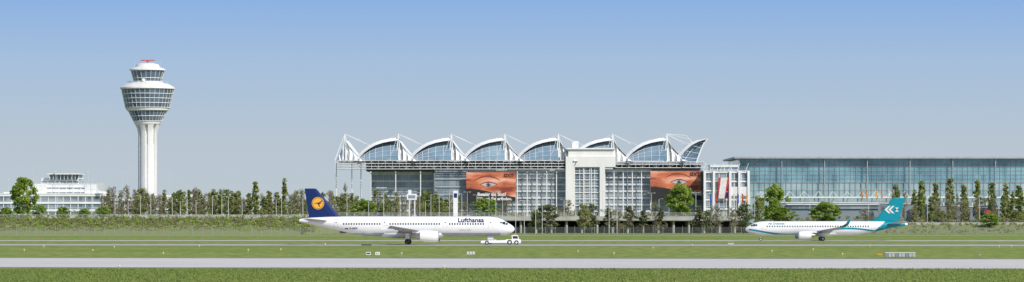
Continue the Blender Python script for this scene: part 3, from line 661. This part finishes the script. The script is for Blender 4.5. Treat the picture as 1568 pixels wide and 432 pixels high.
for d in (4.6,13.9,26.4,36.4):
    for a,c in ((d,d+.05),(d+.8,d+.85)): Pl.patch(b,a,c,3.45,5.2,'acgrey',.018,1,5)
    Pl.patch(b,d,d+.85,5.2,5.25,'acgrey',.018); Pl.patch(b,d+.3,d+.5,4.45,4.7,'win',.02)
for a,c,l0,h0 in ((1.42,1.85,4.08,4.46),(1.92,2.45,4.1,4.72),(2.52,3.0,4.15,4.66)): Pl.patch(b,a,c,l0,lambda x,h0=h0:min(h0,Pl.T(x)-.12),'win',.025,3,3)
Pl.text(b,'Lufthansa',6.3,4.60,1.42,'navy',.025,.10)
Pl.patch(b,34.3,35.0,3.35,3.45,'black',.02); Pl.patch(b,34.3,35.0,3.25,3.35,'red',.02); Pl.patch(b,34.3,35.0,3.15,3.25,'yellow',.02)
Pl.text(b,'D-AISX',32.3,3.25,.55,'navy',.01); Pl.text(b,'Lufthansa A321',9.0,3.0,.4,'acgrey',.0)
b.build('windows_and_titles',A)
b=MB()
wing(b,[(15.9,1.2,2.35,8.0,.13),(17.2,2.0,2.45,7.0,.125),(19.9,6.4,2.95,3.9,.115),(25.0,16.6,3.95,1.6,.10),(25.3,17.0,4.0,1.4,.1)],'wing')
for sg in (1,-1):
    b.grid([[(25.0,sg*17.0,3.95),(25.9,sg*17.02,4.75),(27.0,sg*17.02,4.75),(26.8,sg*17.0,3.95)],[(25.0,sg*17.06,3.95),(25.9,sg*17.06,4.75),(27.0,sg*17.06,4.75),(26.8,sg*17.06,3.95)]],'acwhite'); b.poly([(25.0,sg*17.05,4.0),(26.8,sg*17.05,4.0),(26.9,sg*17.05,3.2),(26.0,sg*17.05,3.2)],'acwhite')
    for yy,xx in ((4.4,22.2),(8.6,23.2),(12.3,24.8)): b.revx(sg*yy,2.35+yy*.095,[(xx-1.2,.02),(xx-.6,.2),(xx+.4,.24),(xx+1.6,.02)],10,'wing')
wing(b,[(38.3,.7,4.9,4.3,.1),(41.9,6.2,5.35,1.5,.1)],'acgrey')
b.build('wings_and_tailplane',A,True)
b=MB()
wing(b,[(34.6,0,5.5,8.3,.05),(36.1,0,5.9,6.4,.09),(40.8,0,11.4,2.55,.09),(41.1,0,11.6,2.2,.06)],'navy',True)
for sd_ in (-1,1):
    c0=(40.6,8.55)
    b.poly([(c0[0]+1.28*math.cos(a*2*math.pi/28),sd_*.26,c0[1]+1.28*math.sin(a*2*math.pi/28)) for a in range(28)],'yellow')
    b.grid([[(c0[0]+r*math.cos(a*2*math.pi/28),sd_*.275,c0[1]+r*math.sin(a*2*math.pi/28)) for r in (1.06,1.15)] for a in range(29)],'navy')
    for pts in ([(-1.0,-.1),(-.3,.12),(.25,.05),(.0,-.12),(-.35,-.05)],[(.0,.05),(.9,.65),(.95,.45),(.25,-.1)],[(.1,0),(.75,.1),(.7,-.05),(.1,-.15)],[(-.1,0),(.3,-.75),(.45,-.65),(.2,-.02)]):
        b.poly([(c0[0]-p[0],sd_*.285,c0[1]+p[1]) for p in pts],'navy')
b.build('tail_fin',A)
b=MB()
for sg in (1,-1):
    engine(b,15.6,sg*5.75,1.72,1.13,4.6,'acwhite'); b.box(17.0,21.0,sg*5.75-.14,sg*5.75+.14,2.4,2.95,'acwhite')
b.build('engines',A,True)
b=MB()
for sg in (1,-1):
    b.cyl((22.0,sg*3.8,2.5),(22.0,sg*3.8,.6),.16,.12,8,'lsteel'); b.cyl((22.0,sg*3.8,1.0),(20.9,sg*3.2,2.4),.07,.07,6,'lsteel'); b.box(21.6,22.4,sg*4.15,sg*4.2,.9,2.4,'acwhite')
    for dy in (-.45,.45): wheel(b,22.0,sg*3.8+dy,.6,.6,.42)
b.cyl((5.1,0,2.0),(5.0,0,.5),.11,.08,8,'lsteel')
for dy in (-.25,.25): wheel(b,5.0,dy,.5,.39,.22)
b.box(4.4,5.6,.42,.46,1.1,1.9,'acwhite'); b.box(4.4,5.6,-.46,-.42,1.1,1.9,'acwhite')
b.build('landing_gear',A,True)
TR=empty('aircraft_tow_tractor',(X(767,yA),yA,0.02))
b=MB()
def body(prof,y0,y1,k_):
    n=len(prof); b.add([(x,y0,z) for x,z in prof]+[(x,y1,z) for x,z in prof],[tuple(range(n)),tuple(range(2*n-1,n-1,-1))]+[(i,n+i,n+(i+1)%n,(i+1)%n) for i in range(n)],k_)
body([(.9,.35),(4.0,.3),(4.15,.55),(4.1,1.0),(3.9,1.15),(1.1,1.1),(.85,.85)],-1.4,1.4,'acwhite')
body([(-4.1,.35),(-4.15,.65),(-3.9,.85),(1.0,.95),(1.0,.4)],-1.5,-1.05,'acwhite'); body([(-4.1,.35),(-4.15,.65),(-3.9,.85),(1.0,.95),(1.0,.4)],1.05,1.5,'acwhite')
body([(2.3,1.15),(2.2,1.85),(2.35,1.98),(3.5,1.98),(3.75,1.15)],-1.25,.2,'acwhite')
body([(2.5,1.25),(2.42,1.78),(3.4,1.78),(3.55,1.25)],-1.28,-1.255,'win')
body([(-2.6,.86),(-2.55,1.1),(-1.0,1.15),(-.9,.9)],-1.45,-1.1,'acgrey')
b.box(3.9,4.02,-1.0,1.0,.6,.9,'acgrey'); b.cyl((2.9,-.5,1.98),(2.9,-.5,2.2),.1,.08,8,'yellow')
for xx,r in ((-2.9,.42),(1.8,.5),(3.2,.45)):
    wheel(b,xx,-1.45,r,r,.3); wheel(b,xx,1.45,r,r,.3)
b.build('chassis_cab_and_wheels',TR)
L2=38.65
P2=Plane(L2,[(0,2.75),(.02,2.88),(.08,3.0),(.2,3.13),(.4,3.28),(.7,3.45),(1,3.6),(1.4,3.82),(1.8,4.05),(2.3,4.28),(2.9,4.45),(3.6,4.57),(4.4,4.63),(5.2,4.65),(29,4.65),(33,4.62),(37,4.42),(38.4,4.2),(38.65,4.1)],
 [(0,2.75),(.02,2.62),(.08,2.52),(.2,2.38),(.4,2.2),(.7,2.02),(1,1.88),(1.4,1.74),(1.8,1.64),(2.3,1.54),(2.9,1.46),(3.6,1.4),(4.4,1.37),(25,1.37),(27,1.5),(30,2.0),(34,2.9),(38,3.6),(38.65,3.75)],
 [(0,0),(.02,.15),(.08,.28),(.2,.43),(.4,.62),(.7,.82),(1,.97),(1.4,1.12),(1.8,1.23),(2.3,1.34),(2.9,1.42),(3.6,1.48),(4.4,1.51),(26,1.51),(30,1.3),(34,.85),(38,.3),(38.65,.15)])
yB=806; B=empty('regional_jet_airliner',(X(1141,yB),yB,0.02),0)
b=MB(); P2.fus(b,lambda x,y,z:'teal' if (x>30.8+(z-2.4)*1.1 and x<37.9) else 'acwhite'); 
b.grid([[(x,w_*math.sin(t),1.95-hh*math.cos(t)) for t in np.linspace(-1.6,1.6,13)] for x,w_,hh in ((13.2,.5,.5),(14.5,1.4,.8),(20,1.6,.85),(23,.5,.5))],'acwhite')
b.build('fuselage',B,True)
b=MB(); x=5.0
while x<29.5: P2.patch(b,x,x+.28,3.25,3.62,'win',.02); x+=.6
for a,c,l0,h0 in ((1.35,1.75,3.42,3.75),(1.82,2.3,3.45,3.95),(2.36,2.8,3.5,3.9)): P2.patch(b,a,c,l0,lambda x,h0=h0:min(h0,P2.T(x)-.1),'win',.025,3,3)
def sw(x): return 2.25+0.75*math.sin((x-1.5)/30*math.pi*2.2+2.6)
P2.patch(b,.8,31.5,lambda x:max(P2.B(x)+.12,sw(x)-.2-.1*math.sin(x*.1)),lambda x:max(P2.B(x)+.2,sw(x)+.16),'teal',.02,60,2)
P2.patch(b,.5,3.2,lambda x:P2.B(x)+.15,lambda x:max(P2.B(x)+.16,min(P2.T(x)-.1,2.2-.25*(x-.5))),'teal',.024,8,3)
for d in (3.9,30.0):
    for a,c in ((d,d+.05),(d+.75,d+.8)): P2.patch(b,a,c,2.6,4.2,'acgrey',.03,1,5)
P2.text(b,'Air Dolomiti',5.4,3.78,.75,'teal',.015)
b.build('windows_and_titles',B)
b=MB()
wing(b,[(13.6,1.0,1.8,6.3,.13),(15.0,1.8,1.95,5.2,.12),(17.3,5.4,2.4,3.0,.11),(21.2,13.4,3.35,1.45,.1),(22.4,14.2,4.0,.9,.09),(23.2,14.5,5.0,.45,.08)],'wing',False,'teal',3)
wing(b,[(33.5,.5,4.0,3.4,.1),(36.4,6.0,4.6,1.5,.1)],'acgrey')
b.build('wings_and_tailplane',B,True)
b=MB(); wing(b,[(28.2,0,4.45,8.6,.03),(30.9,0,5.0,5.7,.09),(35.0,0,10.0,3.0,.09),(35.3,0,10.25,2.6,.05)],'teal',True)
for sd_ in (-1,1):
    for dx,dz in ((0,0),(-.9,-.0)):
        b.poly([(35.0+dx,sd_*.27,8.3+dz),(35.5+dx,sd_*.27,8.3+dz),(34.6+dx+.0,sd_*.27,7.4+dz),(35.5+dx,sd_*.27,6.5+dz),(35.0+dx,sd_*.27,6.5+dz),(34.0+dx,sd_*.27,7.4+dz)],'pwhite')
    b.poly([(35.6,sd_*.27,7.9),(36.5,sd_*.27,7.9),(36.05,sd_*.27,7.4)],'pwhite'); b.poly([(35.6,sd_*.27,6.9),(36.5,sd_*.27,6.9),(36.05,sd_*.27,7.4)],'pwhite')
b.build('tail_fin',B)
b=MB()
for sg in (1,-1):
    engine(b,12.3,sg*4.3,1.35,.87,3.7,'acwhite'); b.box(13.5,17,sg*4.3-.12,sg*4.3+.12,1.9,2.3,'acwhite')
b.build('engines',B,True)
b=MB()
for sg in (1,-1):
    b.cyl((18.2,sg*2.95,2.1),(18.2,sg*2.95,.5),.13,.1,8,'lsteel')
    for dy in (-.35,.35): wheel(b,18.2,sg*2.95+dy,.5,.5,.34)
b.cyl((3.8,0,1.6),(3.7,0,.4),.09,.07,8,'lsteel')
for dy in (-.2,.2): wheel(b,3.7,dy,.32,.32,.2)
b.build('landing_gear',B,True)
# ---------------- airfield signs and lights
def asign(px,py,wpx,hpx,k1='white',k2='yellow'):
    D=H*F/(py-YH); k=D/F; w_=wpx*k; h_=hpx*k; b=MB(); x=X(px,D)
    b.box(x-w_/2,x+w_/2,D,D+.35,.15,h_,k1); b.box(x-w_/2+.08,x+w_/2-.08,D-.03,D-.004,.3,h_-.1,k2)
    for dx in (-.35,.35): b.cyl((x+dx*w_,D+.15,0),(x+dx*w_,D+.15,.15),.05,.05,6,'steel')
    for dx in (-.17,.17): b.box(x+w_*dx-.03,x+w_*dx+.03,D-.05,D-.033,.3,h_-.1,'black')
    b.build('airfield_sign')
asign(564,392,7,6,'white','black'); asign(578,392,7,6,'acwhite','pwhite'); asign(721,392,13,7,'conc','pwhite'); asign(1119,376,9,4,'conc','pwhite'); asign(1347,392,7,3.5,'yellow','yellow'); asign(561,377,16,2.5,'dark','black')
asign(1500,393,5,3,'conc','pwhite')
D=H*F/(394.5-YH); b=MB(); x0,x1=X(1355,D),X(1402,D)
for i in range(9):
    xa=x0+(x1-x0)*i/9+.03; xb=x0+(x1-x0)*(i+1)/9-.03; b.box(xa,xb,D,D+.8,.12,.66,'acgrey' if i%3 else 'hall')
    b.cyl((xa+.1,D+.4,0),(xa+.1,D+.4,.12),.04,.04,5,'steel')
b.box(x0,x1,D-.05,D+.85,.661,.74,'white'); b.build('equipment_cabinet')
b0=MB(); b0.cyl((0,0,0),(0,0,.25),.04,.04,6,'yellow'); b0.cyl((0,0,.25),(0,0,.38),.1,.13,8,'lsteel'); b0.cyl((0,0,.38),(0,0,.47),.12,.05,8,'white')
e0=b0.build('runway_edge_light'); e0.location=(X(142,560),560,0)
for px,py in [(37,386),(67,380),(175,381),(183,413),(305,379),(380,386),(430,385),(498,376),(680,413.5),(885,388),(1000,382),(1060,378),(1182,388),(1332,379),(1530,380),(1549,380),(1245,385),(250,391),(615,391.5),(940,391.5),(1290,392.5)]:
    D=H*F/(py-YH); o=bpy.data.objects.new('runway_edge_light',e0.data); col.objects.link(o); o.location=(X(px,D),D,0.02)
